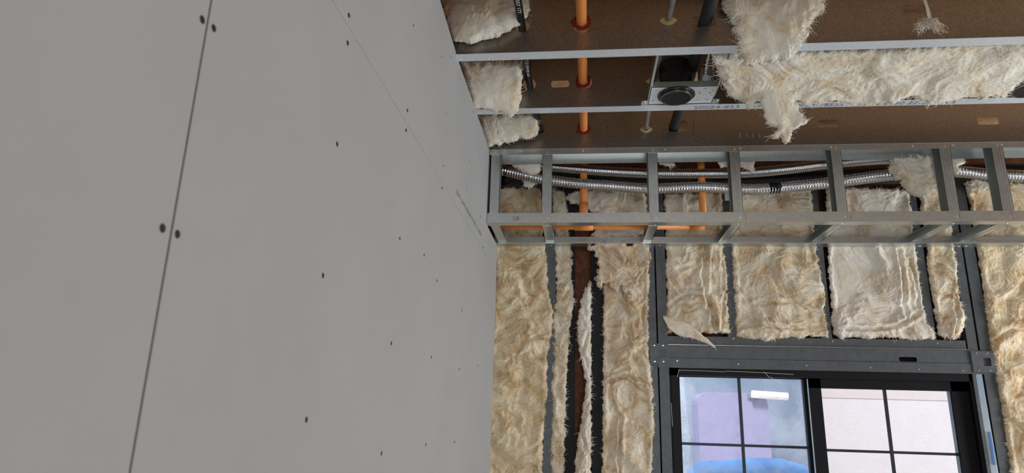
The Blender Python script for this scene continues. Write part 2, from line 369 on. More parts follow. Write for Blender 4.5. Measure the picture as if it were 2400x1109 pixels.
    if strands and len(jn):
        for k in range(strands):
            on_edge = rng.random() < edge_strands and len(edge)
            w_ = edge[rng.integers(len(edge))] if on_edge else rng.integers(len(jn)); j, i = jn[w_], in_[w_]
            x, y, h = X[j, i], Y[j, i], Hf[j, i] + 0.0006
            if on_edge: ang = math.atan2(-gy[j, i], -gx[j, i]) + rng.normal(0, 0.55)
            else: ang = float(perlin(np.array([x * 9.]), np.array([y * 9.]), seed + 30)[0]) * 5 + rng.normal(0, 0.22)
            ln = slen * (0.4 + rng.random()) * (0.42 if on_edge else 1.1); n = 4; wd = 0.00055 + 0.0004 * rng.random(); lift = rng.random() * (0.004 if not on_edge else 0.006); curl = rng.normal(0, 0.5)
            b0 = base + len(SV)
            for s in range(n + 1):
                f = s / n; jx = min(max(int((y - ys[0]) / (ys[1] - ys[0])), 0), ny - 1); ix = min(max(int((x - xs[0]) / (xs[1] - xs[0])), 0), nx - 1)
                hh = max(Hf[jx, ix], h - 0.004 * f) + lift * math.sin(f * 2.2) + 0.0005
                ww = wd * (1 - f * 0.8); nxv, nyv = -math.sin(ang) * ww, math.cos(ang) * ww
                bd = float(bend(np.array(x), np.array(y))) if bend else 0.0
                for sg in (-1, 1): SV.append(On + (x + nxv * sg) * Un + (y + nyv * sg) * Vn + (hh + bd) * Nv)
                x += math.cos(ang) * ln / n; y += math.sin(ang) * ln / n; ang += curl * 0.5
            for s in range(n): SF.append((b0 + 2 * s, b0 + 2 * s + 2, b0 + 2 * s + 3, b0 + 2 * s + 1))
    allP = np.concatenate([P, np.array(SV)]) if SV else P
    allF = np.concatenate([F, np.array(SF)]) if SF else F
    org = surf(np.array(cx), np.array(cy), np.array(0.0)); allP = allP - org
    me = bpy.data.meshes.new(name); me.vertices.add(len(allP)); me.vertices.foreach_set('co', allP.ravel())
    me.loops.add(len(allF) * 4); me.loops.foreach_set('vertex_index', allF.ravel().astype(np.int32))
    me.polygons.add(len(allF)); me.polygons.foreach_set('loop_start', np.arange(0, len(allF) * 4, 4, dtype=np.int32))
    try: me.polygons.foreach_set('loop_total', np.full(len(allF), 4, dtype=np.int32))
    except Exception: pass
    me.update(calc_edges=True); me.validate(); me.shade_smooth()
    if SF:
        me.materials.append(m); me.materials.append(M['fibre']); mi = np.zeros(len(me.polygons), np.int32); mi[len(F):] = 1; me.polygons.foreach_set('material_index', mi); m = None
    o = link(name, me, m, parent, Vector(org))
    if label: tag(o, label, 'insulation', group)
    return o
def struct(o): o['kind'] = 'structure'; return o

# ================================================================ dimensions (camera at x=0, y=0)
XW = -0.407                    # left drywall face
YF = 3.017                     # front of the far wall's studs
H = Z0 + 1.116                 # underside of the joists
HT = Z0 + 1.320                # underside of the subfloor
XR = 4.3; YB = -3.0
JY = (1.435, 1.835, 2.229, 2.620)   # joist webs

# ================================================================ room shell
struct(MB().box((XW - 0.12, YB, -0.03), (XR, YF + 0.2, 0)).obj('floor', M['floor']))
ceil = struct(MB().box((XW - 0.12, YB, HT), (XR, YF + 0.2, HT + 0.02)).obj('ceiling', M['osb_ceiling']))
struct(MB().box((XW - 0.5, YB - 2.2, HT), (XR + 0.6, YB, HT + 0.1)).obj('sun_block_1', M['drywall']))  # unseen eave added past the back wall to block the sun
# far wall sheathing with the window opening cut out
wx0, wx1 = at(1569, 890, 'y', YF).x, at(2284, 890, 'y', YF).x
wz1 = at(1900, 870, 'y', YF).z; wz0 = Z0 - 0.95
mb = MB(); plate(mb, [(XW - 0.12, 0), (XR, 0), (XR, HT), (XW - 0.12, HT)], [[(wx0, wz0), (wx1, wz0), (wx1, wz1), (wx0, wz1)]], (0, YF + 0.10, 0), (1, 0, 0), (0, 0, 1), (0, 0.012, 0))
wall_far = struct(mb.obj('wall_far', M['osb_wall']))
# left wall: framing board behind, drywall sheets in front
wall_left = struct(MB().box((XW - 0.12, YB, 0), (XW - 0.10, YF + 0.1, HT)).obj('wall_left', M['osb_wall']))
# right wall and back wall out of view; openings added to suit the fill lamps
mb = MB(); plate(mb, [(YB, 0), (YF + 0.1, 0), (YF + 0.1, HT), (YB, HT)], [[(1.3, 0.3), (2.95, 0.3), (2.95, 2.3), (1.3, 2.3)]], (XR, 0, 0), (0, 1, 0), (0, 0, 1), (0.1, 0, 0)); struct(mb.obj('wall_right', M['drywall']))
mb = MB(); plate(mb, [(XW - 0.12, 0), (XR, 0), (XR, HT), (XW - 0.12, HT)], [[(-0.3, 0.25), (1.4, 0.25), (1.4, 2.45), (-0.3, 2.45)]], (0, YB, 0), (1, 0, 0), (0, 0, 1), (0, -0.1, 0)); struct(mb.obj('wall_back', M['drywall']))

# drywall sheets with tapered long edges
zj = Z0 + 0.647; yj = 0.582
def sheet(y0, y1, z0, z1, taper_top=False, taper_bot=False, notch=None, slope=None):
    T = 0.0127; g = 0.0004; prof = []
    zs = [z0 + (g if taper_bot else 0)]
    if taper_bot: prof += [(z0 + g, 0.0012), (z0 + 0.003, 0.0008), (z0 + 0.055, 0.0002), (z0 + 0.062, 0)]
    else: prof += [(z0, 0)]
    if notch: prof += [(notch[1], 0)]
    if taper_top: prof += [(z1 - 0.062, 0), (z1 - 0.055, 0.0002), (z1 - 0.003, 0.0008), (z1 - g, 0.0012)]
    else: prof += [(z1, 0)]
    vs = []; fs = []
    mb = MB()
    for i in range(len(prof) - 1):
        (za, da), (zb, db) = prof[i], prof[i + 1]
        ye = y1 if not notch or zb <= notch[1] + 1e-6 else notch[0]
        za0, zb0 = za, zb
        segs = [(y0, ye)] if not (slope and i == len(prof) - 2) else [(y0, 1.5), (1.5, 1.9), (1.9, ye)]
        for (a, b) in segs:
            def zt(y): return zb + (max(0, min(1, (1.9 - y) / 0.4)) * slope if slope and i == len(prof) - 2 else 0)
            mb.hexa([(XW - T, a, za), (XW - da, a, za), (XW - da, b, za), (XW - T, b, za), (XW - T, a, zt(a)), (XW - db, a, zt(a)), (XW - db, b, zt(b)), (XW - T, b, zt(b))])
    return mb.obj('drywall_sheet', M['drywall'], wall_left)
s_up = sheet(-1.85, YF, zj, H + 0.002, taper_bot=True, notch=(2.665, Z0 + 0.775), slope=0.03)
s_up2 = sheet(YB + 0.0, -1.853, zj, H + 0.03, taper_bot=True)
s_lo = sheet(yj + 0.0019, YF, zj - 1.219, zj, taper_top=True)
s_lo2 = sheet(-1.85, yj - 0.0019, zj - 1.219, zj, taper_top=True)
s_bot = sheet(YB, YF, 0.01, zj - 1.222)
MB().box((XW - 0.014, yj - 0.04, 0.4), (XW - 0.0128, yj + 0.04, zj)).obj('backing_stud', M['seam'], wall_left)
for (px, py) in [(501, 66), (416, 549), (818, 36), (815, 101), (790, 338), (757, 646), (718, 984), (917, 805), (894, 1063), (937, 559), (1011, 837), (998, 1042),
                 (1024, 658), (952, 306), (1036, 441), (1083, 728), (1076, 866), (1065, 1036), (994, 598), (955, 259), (1120, 857), (1133, 580), (1126, 508)]:
    p = at(px, py, 'x', XW); up = p.z > zj
    if p.y > yj: screw(s_up if up else s_lo, p + Vector((0.0003, 0, 0)), (1, 0, 0), True, 0.95)
for (px, py) in [(474, 46), (381, 535)]:
    screw(s_lo2, at(px, py, 'x', XW) + Vector((0.0003, 0, 0)), (1, 0, 0), True)
for (px, py) in [(969, 60), (1056, 133), (1035, 134), (1046, 266), (1108, 262), (1039, 389), (1100, 377), (1094, 443), (1094, 489)]:
    screw(s_up, at(px, py, 'x', XW) + Vector((0.0003, 0, 0)), (1, 0, 0), True, 0.7)
p = at(1069, 452, 'x', XW)
text('edge_print', '2271 GYP 5/8 IN TYPE X  0427', M['pale_ink'], s_up, (XW + 0.0006, p.y, p.z), (0, 1, 0), (0, 0, 1), 0.022, 1.9)

# ================================================================ joists
def joist(y, label, holes, pen=()):
    """C joist: web facing the camera, flange turned away; holes as (px, py, w, h) on the web plane, metres for size"""
    t = thing('ceiling_joist', label, 'joist', (1.0, y, H), 'steel joists')
    x0, x1 = XW - 0.09, XR
    hl = []
    for (px, py, w_, h_) in holes:
        p = at(px, py, 'y', y)
        if p.z - h_ / 2 < H + 0.006: p.z = H + 0.006 + h_ / 2
        if p.z + h_ / 2 > HT - 0.004: p.z = HT - 0.004 - h_ / 2
        hl.append(rrect(p.x, p.z, w_, h_, min(w_, h_) * (0.5 if w_ == h_ else 0.28)))
    mb = MB(); plate(mb, [(x0, H), (x1, H), (x1, HT), (x0, HT)], hl, (0, y, 0), (1, 0, 0), (0, 0, 1), (0, 0.0015, 0)); mb.obj('web', M['web'], t)
    MB().box((x0, y - 0.0004, H - 0.0015), (x1, y + 0.042, H)).box((x0, y + 0.0405, H), (x1, y + 0.042, H + 0.012)).obj('flange', M['galv_lit'], t)
    MB().box((x0, y, HT - 0.0015), (x1, y + 0.042, HT - 0.0002)).obj('top_flange', M['galv'], t)
    return t
j0 = joist(JY[0], 'steel joist nearest the viewer, above the top edge of the picture', [])
j1 = joist(JY[1], 'steel joist behind the big hanging tuft, first with its bright flange in view',
           [(1225, 62, 0.045, 0.045), (1363, 60, 0.05, 0.05), (1566, 48, 0.024, 0.024), (1650, 46, 0.072, 0.05), (2141, 22, 0.064, 0.030)])
j2 = joist(JY[2], 'steel joist carrying the light housing, second bright flange with printed numbers',
           [(1241, 198, 0.05, 0.05), (1313, 197, 0.068, 0.028), (1371, 193, 0.052, 0.052), (1531, 190, 0.026, 0.026), (1612, 180, 0.075, 0.055)])
j3 = joist(JY[3], 'steel joist directly over the front track of the soffit ladder frame',
           [(1268, 303, 0.036, 0.036), (1369, 304, 0.052, 0.052), (1514, 303, 0.026, 0.026), (1588, 296, 0.085, 0.05), (1940, 290, 0.082, 0.034), (2316, 283, 0.082, 0.034)])
p = at(1625, 254, 'z', H)
text('flange_print', 'S0024-853  FS7 SL', M['grey_ink'], j2, (p.x, 2.262, H - 0.0020), (1, 0, 0), (0, -1, 0), 0.034, 1.15)
p = at(1862, 248, 'z', H)
text('flange_print', '0024-9853S 7135 12 0930 22-25 2005', M['grey_ink'], j2, (p.x, 2.262, H - 0.0020), (1, 0, 0), (0, -1, 0), 0.034, 1.05)
for (px, py, y) in [(1078, 138, 1.85), (1144, 137, 1.85)]:
    q = at(px, py, 'z', H); screw(j1, (q.x, q.y, H - 0.0016), (0, 0, -1), s=0.7)
# layout marks on the webs
for (jt, px, py, ln) in [(j1, 1563, 74, 0.012), (j1, 1362, 110, 0.008), (j2, 1369, 243, 0.008), (j2, 1240, 225, 0.03), (j3, 1424, 300, 0.012), (j3, 1424, 345, 0.012), (j3, 1626, 300, 0.07), (j3, 1372, 345, 0.01)]:
    yy = WORLD[jt.name].y; q = at(px, py, 'y', yy)
    MB().box((q.x - 0.0006, yy - 0.0006, q.z - ln / 2), (q.x + 0.0006, yy - 0.0001, q.z + ln / 2)).obj('layout_mark', M['black'], jt)
q = at(1424, 300, 'y', JY[3]); MB().box((q.x - 0.006, JY[3] - 0.0006, q.z - 0.0006), (q.x + 0.006, JY[3] - 0.0001, q.z + 0.0006)).obj('layout_mark', M['black'], j3)
for k, (px, w_) in enumerate([(1735, 1), (1751, 0.7), (1765, 0.7), (1780, 0.8)]):
    q0 = at(px, 318, 'y', JY[3]); MB().box((q0.x - 0.003, JY[3] - 0.0006, q0.z - 0.012 * w_), (q0.x + 0.003, JY[3] - 0.0001, q0.z + 0.012 * w_)).obj('stencil_mark', M['grey_ink'], j3)

# ================================================================ soffit ladder frame
sf = thing('soffit_frame', 'galvanised steel ladder frame of a dropped soffit along the far wall', 'soffit frame', (1.0, JY[3], Z0 + 0.78))
xa, xb = XW + 0.002, 2.6
zt = H - 0.0017; zb = Z0 + 0.780; yf = JY[3]
T = 0.0015
MB().box((xa, yf, zt - T), (xb, yf + 0.092, zt)).box((xa, yf - T, zt - 0.024), (xb, yf, zt)).box((xa, yf + 0.092, zt - 0.032), (xb, yf + 0.092 + T, zt)).obj('top_track', M['galv'], sf)
MB().box((xa, yf, zb), (xb, yf + 0.042, zb + T)).box((xa, yf - T, zb), (xb, yf, zb + 0.043)).box((xa, yf + 0.042, zb), (xb, yf + 0.042 + T, zb + 0.02)).obj('front_track', M['galv'], sf)
zr = Z0 + 0.776
MB().box((xa, YF - 0.070, zr), (xb, YF - 0.001, zr + T)).box((xa, YF - 0.040, zr), (xb, YF - 0.038, zr + 0.04)).box((xa, YF - 0.0715, zr), (xb, YF - 0.070, zr + 0.006)).obj('wall_track', M['galv'], sf)
studpx = [1159, 1281, 1532, 1727, 1969, 2229, 2355]
for i, px in enumerate(studpx):
    x = at(px, 440, 'y', yf).x; x = max(x, XW + 0.022)
    z0_, z1_ = zb + T, zt - T
    mb = MB().box((x - 0.02, yf + 0.001, z0_), (x + 0.02, yf + 0.0025, z1_))                       # front flange
    mb.box((x - 0.0012, yf - 0.0002, z0_), (x + 0.0012, yf + 0.001, z1_)); mb.box((x - 0.011, yf - 0.0002, z0_), (x - 0.009, yf + 0.001, z1_)); mb.box((x + 0.009, yf - 0.0002, z0_), (x + 0.011, yf + 0.001, z1_))
    sd_ = 1 if i < 2 else -1
    mb.box((x - 0.02 * sd_, yf + 0.001, z0_), (x - 0.02 * sd_ + T * sd_, yf + 0.060, z1_)).box((x - 0.02, yf + 0.0585, z0_), (x + 0.02, yf + 0.06, z1_))
    mb.obj('stud', M['galv'], sf)
    # rung from front track back to the wall track
    mb = MB().box((x - 0.02, yf + 0.002, zb + 0.003), (x + 0.02, YF - 0.042, zb + 0.0045)).box((x - 0.02 * sd_, yf + 0.002, zb + 0.003), (x - 0.02 * sd_ + T * sd_, YF - 0.042, zb + 0.038))
    mb.box((x - 0.02, yf + 0.002, zb + 0.0365), (x + 0.02, YF - 0.042, zb + 0.038))
    mb.box((x - 0.0012, yf + 0.04, zb + 0.0018), (x + 0.0012, YF - 0.04, zb + 0.003)); mb.obj('rung', M['galv'], sf)
    screw(sf, (x + 0.004, yf - T, zb + 0.020), (0, -1, 0)); screw(sf, (x, yf - T, zt - 0.013), (0, -1, 0), s=0.8)
    screw(sf, (x + 0.003, yf + 0.0305, zb), (0, 0, -1), s=0.8); screw(sf, (x + 0.003, YF - 0.02, zr), (0, 0, -1), s=0.8)
for px in (1220, 1366, 1558, 1735, 1948, 2140, 2235, 2350):
    q = at(px, 355, 'y', yf); screw(sf, (q.x, yf - T, zt - 0.010), (0, -1, 0), s=0.9)
for px in (1548, 2165, 2245, 2275, 1805):
    q = at(px, 572, 'z', zr); screw(sf, (q.x, YF - 0.024, zr), (0, 0, -1), s=0.9)
p = at(1202, 517, 'y', yf - T)
text('marker_writing', 'LB', M['purple_ink'], sf, (p.x, yf - T - 0.0006, p.z), (1, 0, 0), (0, 0, 1), 0.026)
for px in (1527, 1748, 1995, 2250, 2374):
    q = at(px, 510, 'y', yf - T); MB().box((q.x - 0.0006, yf - T - 0.0005, zb + 0.004), (q.x + 0.0006, yf - T, zb + 0.04)).obj('layout_mark', M['purple_ink'], sf)

# ================================================================ far wall framing
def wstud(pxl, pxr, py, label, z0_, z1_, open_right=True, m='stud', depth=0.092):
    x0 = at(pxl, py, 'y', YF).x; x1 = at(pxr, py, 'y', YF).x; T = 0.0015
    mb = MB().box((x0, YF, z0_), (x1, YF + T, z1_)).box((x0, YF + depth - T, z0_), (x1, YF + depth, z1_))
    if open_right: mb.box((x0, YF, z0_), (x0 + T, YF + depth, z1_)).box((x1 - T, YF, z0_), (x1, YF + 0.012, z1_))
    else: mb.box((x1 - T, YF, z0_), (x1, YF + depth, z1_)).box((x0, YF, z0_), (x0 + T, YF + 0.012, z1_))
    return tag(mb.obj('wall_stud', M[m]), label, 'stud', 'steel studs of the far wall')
zh = at(1900, 812, 'y', YF).z
top = H - 0.03
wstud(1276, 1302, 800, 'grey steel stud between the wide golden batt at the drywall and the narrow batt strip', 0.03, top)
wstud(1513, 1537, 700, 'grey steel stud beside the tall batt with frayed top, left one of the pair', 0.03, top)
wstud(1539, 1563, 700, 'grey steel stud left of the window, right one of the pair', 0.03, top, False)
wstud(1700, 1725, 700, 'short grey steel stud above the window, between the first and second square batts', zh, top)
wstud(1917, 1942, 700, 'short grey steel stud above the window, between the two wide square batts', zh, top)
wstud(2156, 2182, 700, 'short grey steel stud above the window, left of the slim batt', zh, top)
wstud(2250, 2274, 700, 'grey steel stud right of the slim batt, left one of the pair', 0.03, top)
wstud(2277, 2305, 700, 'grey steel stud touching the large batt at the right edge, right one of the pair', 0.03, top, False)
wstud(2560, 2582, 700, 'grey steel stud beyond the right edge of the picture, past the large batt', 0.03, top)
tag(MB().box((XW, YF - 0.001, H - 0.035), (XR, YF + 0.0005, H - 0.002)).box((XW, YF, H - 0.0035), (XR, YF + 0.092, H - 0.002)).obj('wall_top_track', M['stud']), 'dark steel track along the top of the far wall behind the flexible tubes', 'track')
for lab, a, b in (('black post left of the dark sheathing gap, partly behind the narrow batt strip', 1318, 1347), ('straight black post touching the tall batt with frayed top', 1386, 1413)):
    x0 = at(a, 700, 'y', YF).x; x1 = at(b, 700, 'y', YF).x
    mb = MB().box((x0, YF - 0.002, 0), (x1, YF + 0.09, top)); o = tag(mb.obj('post', M['blackpost']), lab, 'post', 'black posts')
# header over the window
hx0 = at(1541, 830, 'y', YF).x; hx1 = at(2296, 830, 'y', YF).x
hd = thing('window_header', 'dark grey steel box header over the window with end clips and oval hole', 'header', ((hx0 + hx1) / 2, YF, at(1900, 870, 'y', YF).z))
zz = [at(1900, y, 'y', YF).z for y in (793, 815, 845, 869)]
xi0 = at(1561, 700, 'y', YF).x; xi1 = at(2262, 800, 'y', YF).x
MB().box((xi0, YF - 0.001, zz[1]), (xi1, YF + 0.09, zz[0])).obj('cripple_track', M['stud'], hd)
MB().box((xi0, YF - 0.016, zz[1] + 0.0), (xi1, YF - 0.001, zz[1] + 0.002)).obj('track_lip', M['galv'], hd)
q = at(2128, 843, 'y', YF - 0.004)
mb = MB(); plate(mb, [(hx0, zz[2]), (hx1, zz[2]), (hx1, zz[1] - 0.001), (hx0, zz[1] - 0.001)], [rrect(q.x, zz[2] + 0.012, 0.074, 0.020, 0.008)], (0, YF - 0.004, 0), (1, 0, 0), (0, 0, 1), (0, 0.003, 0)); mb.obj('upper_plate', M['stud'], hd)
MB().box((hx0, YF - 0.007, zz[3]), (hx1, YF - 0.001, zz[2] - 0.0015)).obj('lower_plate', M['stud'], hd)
MB().box((q.x - 0.06, YF + 0.03, zz[2] - 0.01), (q.x + 0.06, YF + 0.04, zz[1])).obj('hole_shade_block', M['black'], hd)  # black block put behind the oval hole as its inner shade
for (a, b) in ((1523, 1566), (2272, 2326)):
    x0 = at(a, 830, 'y', YF).x; x1 = at(b, 830, 'y', YF).x
    if a < 2000: z_hi, z_lo = at(1545, 806, 'y', YF).z, at(1545, 853, 'y', YF).z
    else: z_hi, z_lo = at(2300, 824, 'y', YF).z, at(2300, 874, 'y', YF).z
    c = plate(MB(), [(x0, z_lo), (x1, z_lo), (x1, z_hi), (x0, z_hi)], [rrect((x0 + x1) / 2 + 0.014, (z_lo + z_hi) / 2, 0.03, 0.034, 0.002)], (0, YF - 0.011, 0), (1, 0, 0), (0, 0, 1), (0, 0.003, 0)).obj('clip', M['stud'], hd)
    for sx in (0.25, 0.72):
        for sz in (0.1, 0.9): screw(hd, (x0 + (x1 - x0) * sx, YF - 0.011, z_lo + (z_hi - z_lo) * sz), (0, -1, 0), s=0.9)
for (px, py) in [(1719, 794), (1952, 800), (2197, 805)]:
    q = at(px, py, 'y', YF - 0.001); screw(hd, q, (0, -1, 0), s=0.9)
for (px, py) in [(1587, 846), (1730, 854), (1890, 857), (2040, 862), (2154, 866), (2257, 869)]:
    q = at(px, py, 'y', YF - 0.007); screw(hd, q, (0, -1, 0), s=0.9)

# ================================================================ window
YW = YF + 0.045
def wx(px, py, y=YW): return at(px, py, 'y', y).x
def wz(px, py, y=YW): return at(px, py, 'y', y).z
win = thing('window_1', '', '', (1.0, YW, wz0)); del win['label']; del win['category']; win['kind'] = 'structure'
X0 = wx(1571, 900); X1 = wx(2294, 1000); ZT = wz(1900, 866); ZB = wz0 + 0.01
g0, g1 = wx(1590, 900), wx(1884, 895); gt = wz(1740, 886)
XM = wx(1889, 900)
# jamb / outer frame
MB().box((X0, YF + 0.005, ZB), (g0, YF + 0.10, ZT)).obj('frame_side', M['vinyl'], win)
MB().box((X1 - 0.03, YF + 0.005, ZB), (X1, YF + 0.10, ZT)).obj('frame_side', M['vinyl'], win)
MB().box((X0, YF + 0.005, gt + 0.003), (X1, YF + 0.10, ZT)).box((X0, YF + 0.020, gt + 0.018), (X1, YF + 0.10, gt + 0.010)).obj('frame_head', M['vinyl'], win)
MB().box((X0, YF + 0.005, ZB), (X1, YF + 0.10, ZB + 0.04)).obj('frame_sill', M['vinyl'], win)
MB().box((X0 - 0.004, YF - 0.001, ZT), (X1, YF + 0.004, ZT + 0.004)).obj('reveal_strip', M['galv'], win)
def pane_set(a, b, zt_, zb_, y, stile, glassmat, mull, rail, name):
    """sash frame around a,b (glass edges)"""
    t = MB().box((a - stile[0], y - 0.015, zb_ - 0.04), (a, y + 0.015, zt_ + stile[2])).box((b, y - 0.015, zb_ - 0.04), (b + stile[1], y + 0.015, zt_ + stile[2]))
    t.box((a - stile[0], y - 0.015, zt_), (b + stile[1], y + 0.015, zt_ + stile[2])).box((a - stile[0], y - 0.015, zb_ - 0.04), (b + stile[1], y + 0.015, zb_))
    s = t.obj(name, M['vinyl'], win)
    MB().box((a, y + 0.002, zb_), (b, y + 0.005, zt_)).obj('pane', glassmat, s)
    MB().box((mull - 0.0065, y - 0.006, zb_), (mull + 0.0065, y + 0.001, zt_)).obj('muntin', M['muntin'], s)
    for z in rail: MB().box((a, y - 0.005, z - 0.0055), (b, y + 0.001, z + 0.0055)).obj('muntin', M['muntin'], s)
    return s
zl = wz(1740, 1045); d_ = (gt - zl)
sA = pane_set(g0, g1, gt, ZB + 0.06, YW + 0.025, (0.003, 0.022, 0.004), M['glass_dusty'], wx(1736, 960, YW + 0.02), (zl, zl - d_), 'fixed_sash')
yB = YW + 0.0
rg0, rg1 = wx(1931, 1010, yB), wx(2239, 1010, yB); rt = wz(2075, 914, yB)
zl2 = wz(2080, 1060, yB)
sB = pane_set(rg0, rg1, rt, ZB + 0.06, yB, (0.056, X1 - 0.022 - rg1, 0.066), M['glass_clear'], wx(2082, 1000, yB), (zl2, 2 * zl2 - rt), 'sliding_sash')
MB().box((rg0 - 0.058, yB - 0.018, ZB), (rg0 - 0.054, yB - 0.012, gt)).obj('edge_seal', M['film'], sB)
MB().box((rg1 - 0.012, yB - 0.001, ZB + 0.05), (rg1 - 0.0005, yB + 0.0015, rt)).obj('edge_reflection_strip', M['film'], sB)
# flashing film on the right jamb, tape
xr = wx(2266, 900, YF + 0.01)
mb = MB().hexa([(X1 - 0.004, YF + 0.0, ZB), (X1 + 0.030, YF - 0.003, ZB), (X1 + 0.030, YF - 0.001, ZB), (X1 - 0.004, YF + 0.004, ZB), (X1 - 0.004, YF + 0.0, ZT - 0.01), (X1 + 0.018, YF - 0.003, ZT - 0.005), (X1 + 0.018, YF - 0.001, ZT - 0.005), (X1 - 0.004, YF + 0.004, ZT - 0.01)])
mb.obj('jamb_film', M['film'], win)
MB().box((X1 + 0.006, YF - 0.0055, Z0 - 0.15), (X1 + 0.015, YF - 0.004, Z0 - 0.02)).obj('film_print', M['bluefilm'], win)
# scratches / stray fibres on the black frame
rng = random.Random(4)
mb = MB()
for (a, b) in [((1592, 866), (1587, 884)), ((1590, 868), (1700, 872)), ((1790, 872), (1802, 884)), ((1802, 884), (1812, 888)), ((1573, 945), (1576, 1000)), ((1700, 870), (1860, 878))]:
    p0, p1 = at(*a, 'y', YF + 0.002), at(*b, 'y', YF + 0.002); tube(mb, [p0, (p0 + p1) / 2 + Vector((0, -0.002, 0.001)), p1], 0.0008, 5, 0.02)
mb.obj('stray_fibre', M['white_ink'], win)

# ================================================================ outside
struct(MB().box((-6, YF + 0.3, -0.25), (9, 9, -0.2)).obj('ground', M['floor']))
nb = thing('neighbour_building', 'pale pink stucco building seen through the right half of the window', 'building', (4.0, 6.0, -0.2))
YN = 6.0
MB().box((-4, YN, -0.2), (8, YN + 0.2, 5.2)).obj('wall', M['stucco'], nb)
bz = at(2080, 935, 'y', YN - 0.1).z
MB().box((-4, YN - 0.004, bz), (8, YN, bz + 1.6)).obj('fascia_band', M['stucco_band'], nb)
gb = tag(MB().box((-3.0, 5.6, -0.2), (at(1900, 1000, 'y', 5.6).x + 0.02, 5.7, 4.6)).obj('screen_wall', M['greyblue']), 'grey blue wall outside the left half of the window', 'wall')
YP = 5.2
pa = at(1634, 918, 'y', YP); pb = at(1798, 918, 'y', YP); pz = at(1700, 1150, 'y', YP).z
mb = MB(); w_ = pb.x - pa.x; h_ = pa.z - pz
plate(mb, rrect((pa.x + pb.x) / 2, (pa.z + pz) / 2, w_, h_, 0.09), [], (0, YP, 0), (1, 0, 0), (0, 0, 1), (0, 0.3, 0))  # solid shape added for a rounded reflection in the left pane
tag(mb.obj('panel_reflection', M['lilac']), 'lilac round-cornered shape standing in for a reflection in the dusty left window pane', 'box')
p0, p1 = at(1762, 924, 'y', YP - 0.05), at(1846, 930, 'y', YP - 0.05)
lt = thing('lamp_reflection', 'short glowing white tube standing in for a reflection in the dusty left pane', 'lamp', p0)  # reflection of a white strip, built as a glowing tube outside
tube(MB(), [p0, p1], 0.028, 12).obj('tube', M['glow'], lt); MB().box((p0.x - 0.02, YP - 0.02, p0.z - 0.03), (p1.x + 0.02, YP + 0.02, p0.z + 0.005)).obj('reflection_base', M['conduit'], lt)
batt('tarp', None, M['tarp'], [(1612, 1100), (1640, 1082), (1700, 1080), (1760, 1074), (1830, 1076), (1880, 1090), (1915, 1110), (1925, 1180), (1600, 1180)], (0.8, 4.6, Z0), (0, -1, 0), 77, thick=0.12, amp=0.03, res=0.01, rr=0.1, rag=0.004, closed=True, creases=[([(1165, 820), (1190, 800), (1240, 830), (1275, 850)], 0.014, 0.007), ([(1200, 905), (1215, 885), (1245, 890)], 0.01, 0.005), ([(1170, 1085), (1200, 1090), (1272, 1088)], 0.012, 0.006)], strands=0, fs=0.4)
tag(bpy.data.objects['tarp'], 'crumpled bright blue tarp outside at the foot of the left pane', 'tarp')

# ================================================================ glass wool on the far wall
OW = (0.8, YF + 0.004, Z0 + 0.5); NW = (0, -1, 0)
def wbatt(label, m, poly, seed, **kw):
    kw.setdefault('thick', 0.024); kw.setdefault('amp', 0.022); kw.setdefault('grow', 0.0)
    return batt('insulation_batt', label, M[m], poly, OW, NW, seed, group='insulation batts between the wall studs', **kw)
wbatt('wide golden insulation batt touching the drywall corner', 'wool_gold',
      [(1158, 440), (1268, 442), (1274, 560), (1280, 590), (1283, 640), (1288, 690), (1297, 730), (1295, 780), (1285, 825), (1282, 900), (1280, 960), (1274, 1040), (1270, 1140), (1140, 1140), (1148, 900), (1160, 700)], 11, strands=1500, fs=1.0)
wbatt('narrow pale strip of insulation between grey stud and left black post', 'wool',
      [(1292, 445), (1325, 450), (1335, 560), (1342, 600), (1342, 650), (1346, 700), (1340, 760), (1332, 830), (1328, 900), (1326, 1000), (1322, 1140), (1290, 1140), (1294, 1000), (1293, 900), (1300, 820), (1297, 760), (1304, 700), (1302, 620), (1302, 560)], 12, strands=1100, fs=1.6, thick=0.022)
wbatt('twisted narrow strip of insulation hanging in the dark sheathing gap', 'wool_pale',
      [(1386, 650), (1386, 1140), (1344, 1140), (1352, 1040), (1366, 960), (1374, 900), (1364, 850), (1352, 800), (1353, 760), (1362, 700), (1376, 668)], 13, creases=[([(1378, 780), (1366, 830), (1384, 870)], 0.014, 0.006), ([(1380, 940), (1360, 1000), (1375, 1060)], 0.012, 0.005)], strands=800, fs=1.8, aniso=(1, 0.5), thick=0.028)
wbatt('tall insulation batt with frayed top left of the window', 'wool',
      [(1398, 440), (1514, 445), (1520, 560), (1521, 650), (1519, 720), (1520, 830), (1528, 900), (1532, 1000), (1526, 1140), (1410, 1140), (1412, 1000), (1413, 800), (1414, 690), (1410, 600)], 14, creases=[([(1450, 1140), (1452, 1030), (1455, 980), (1440, 960)], 0.016, 0.005), ([(1420, 895), (1470, 880), (1520, 905)], 0.012, 0.006), ([(1508, 600), (1512, 700)], 0.01, 0.004)], strands=1800, fs=1.1)
wbatt('crumpled square insulation batt above the window, first from the left', 'wool',
      [(1556, 455), (1690, 452), (1694, 560), (1697, 600), (1704, 660), (1706, 720), (1712, 784), (1690, 780), (1672, 782), (1640, 780), (1600, 778), (1564, 780), (1562, 700), (1560, 560)], 15, creases=[([(1655, 575), (1648, 640), (1652, 690), (1668, 730), (1672, 780)], 0.014, 0.007), ([(1690, 600), (1697, 700), (1690, 770)], 0.01, 0.005), ([(1565, 720), (1610, 690), (1650, 695)], 0.008, 0.006)], strands=1000, fs=1.1, aniso=(1.2, 0.8))
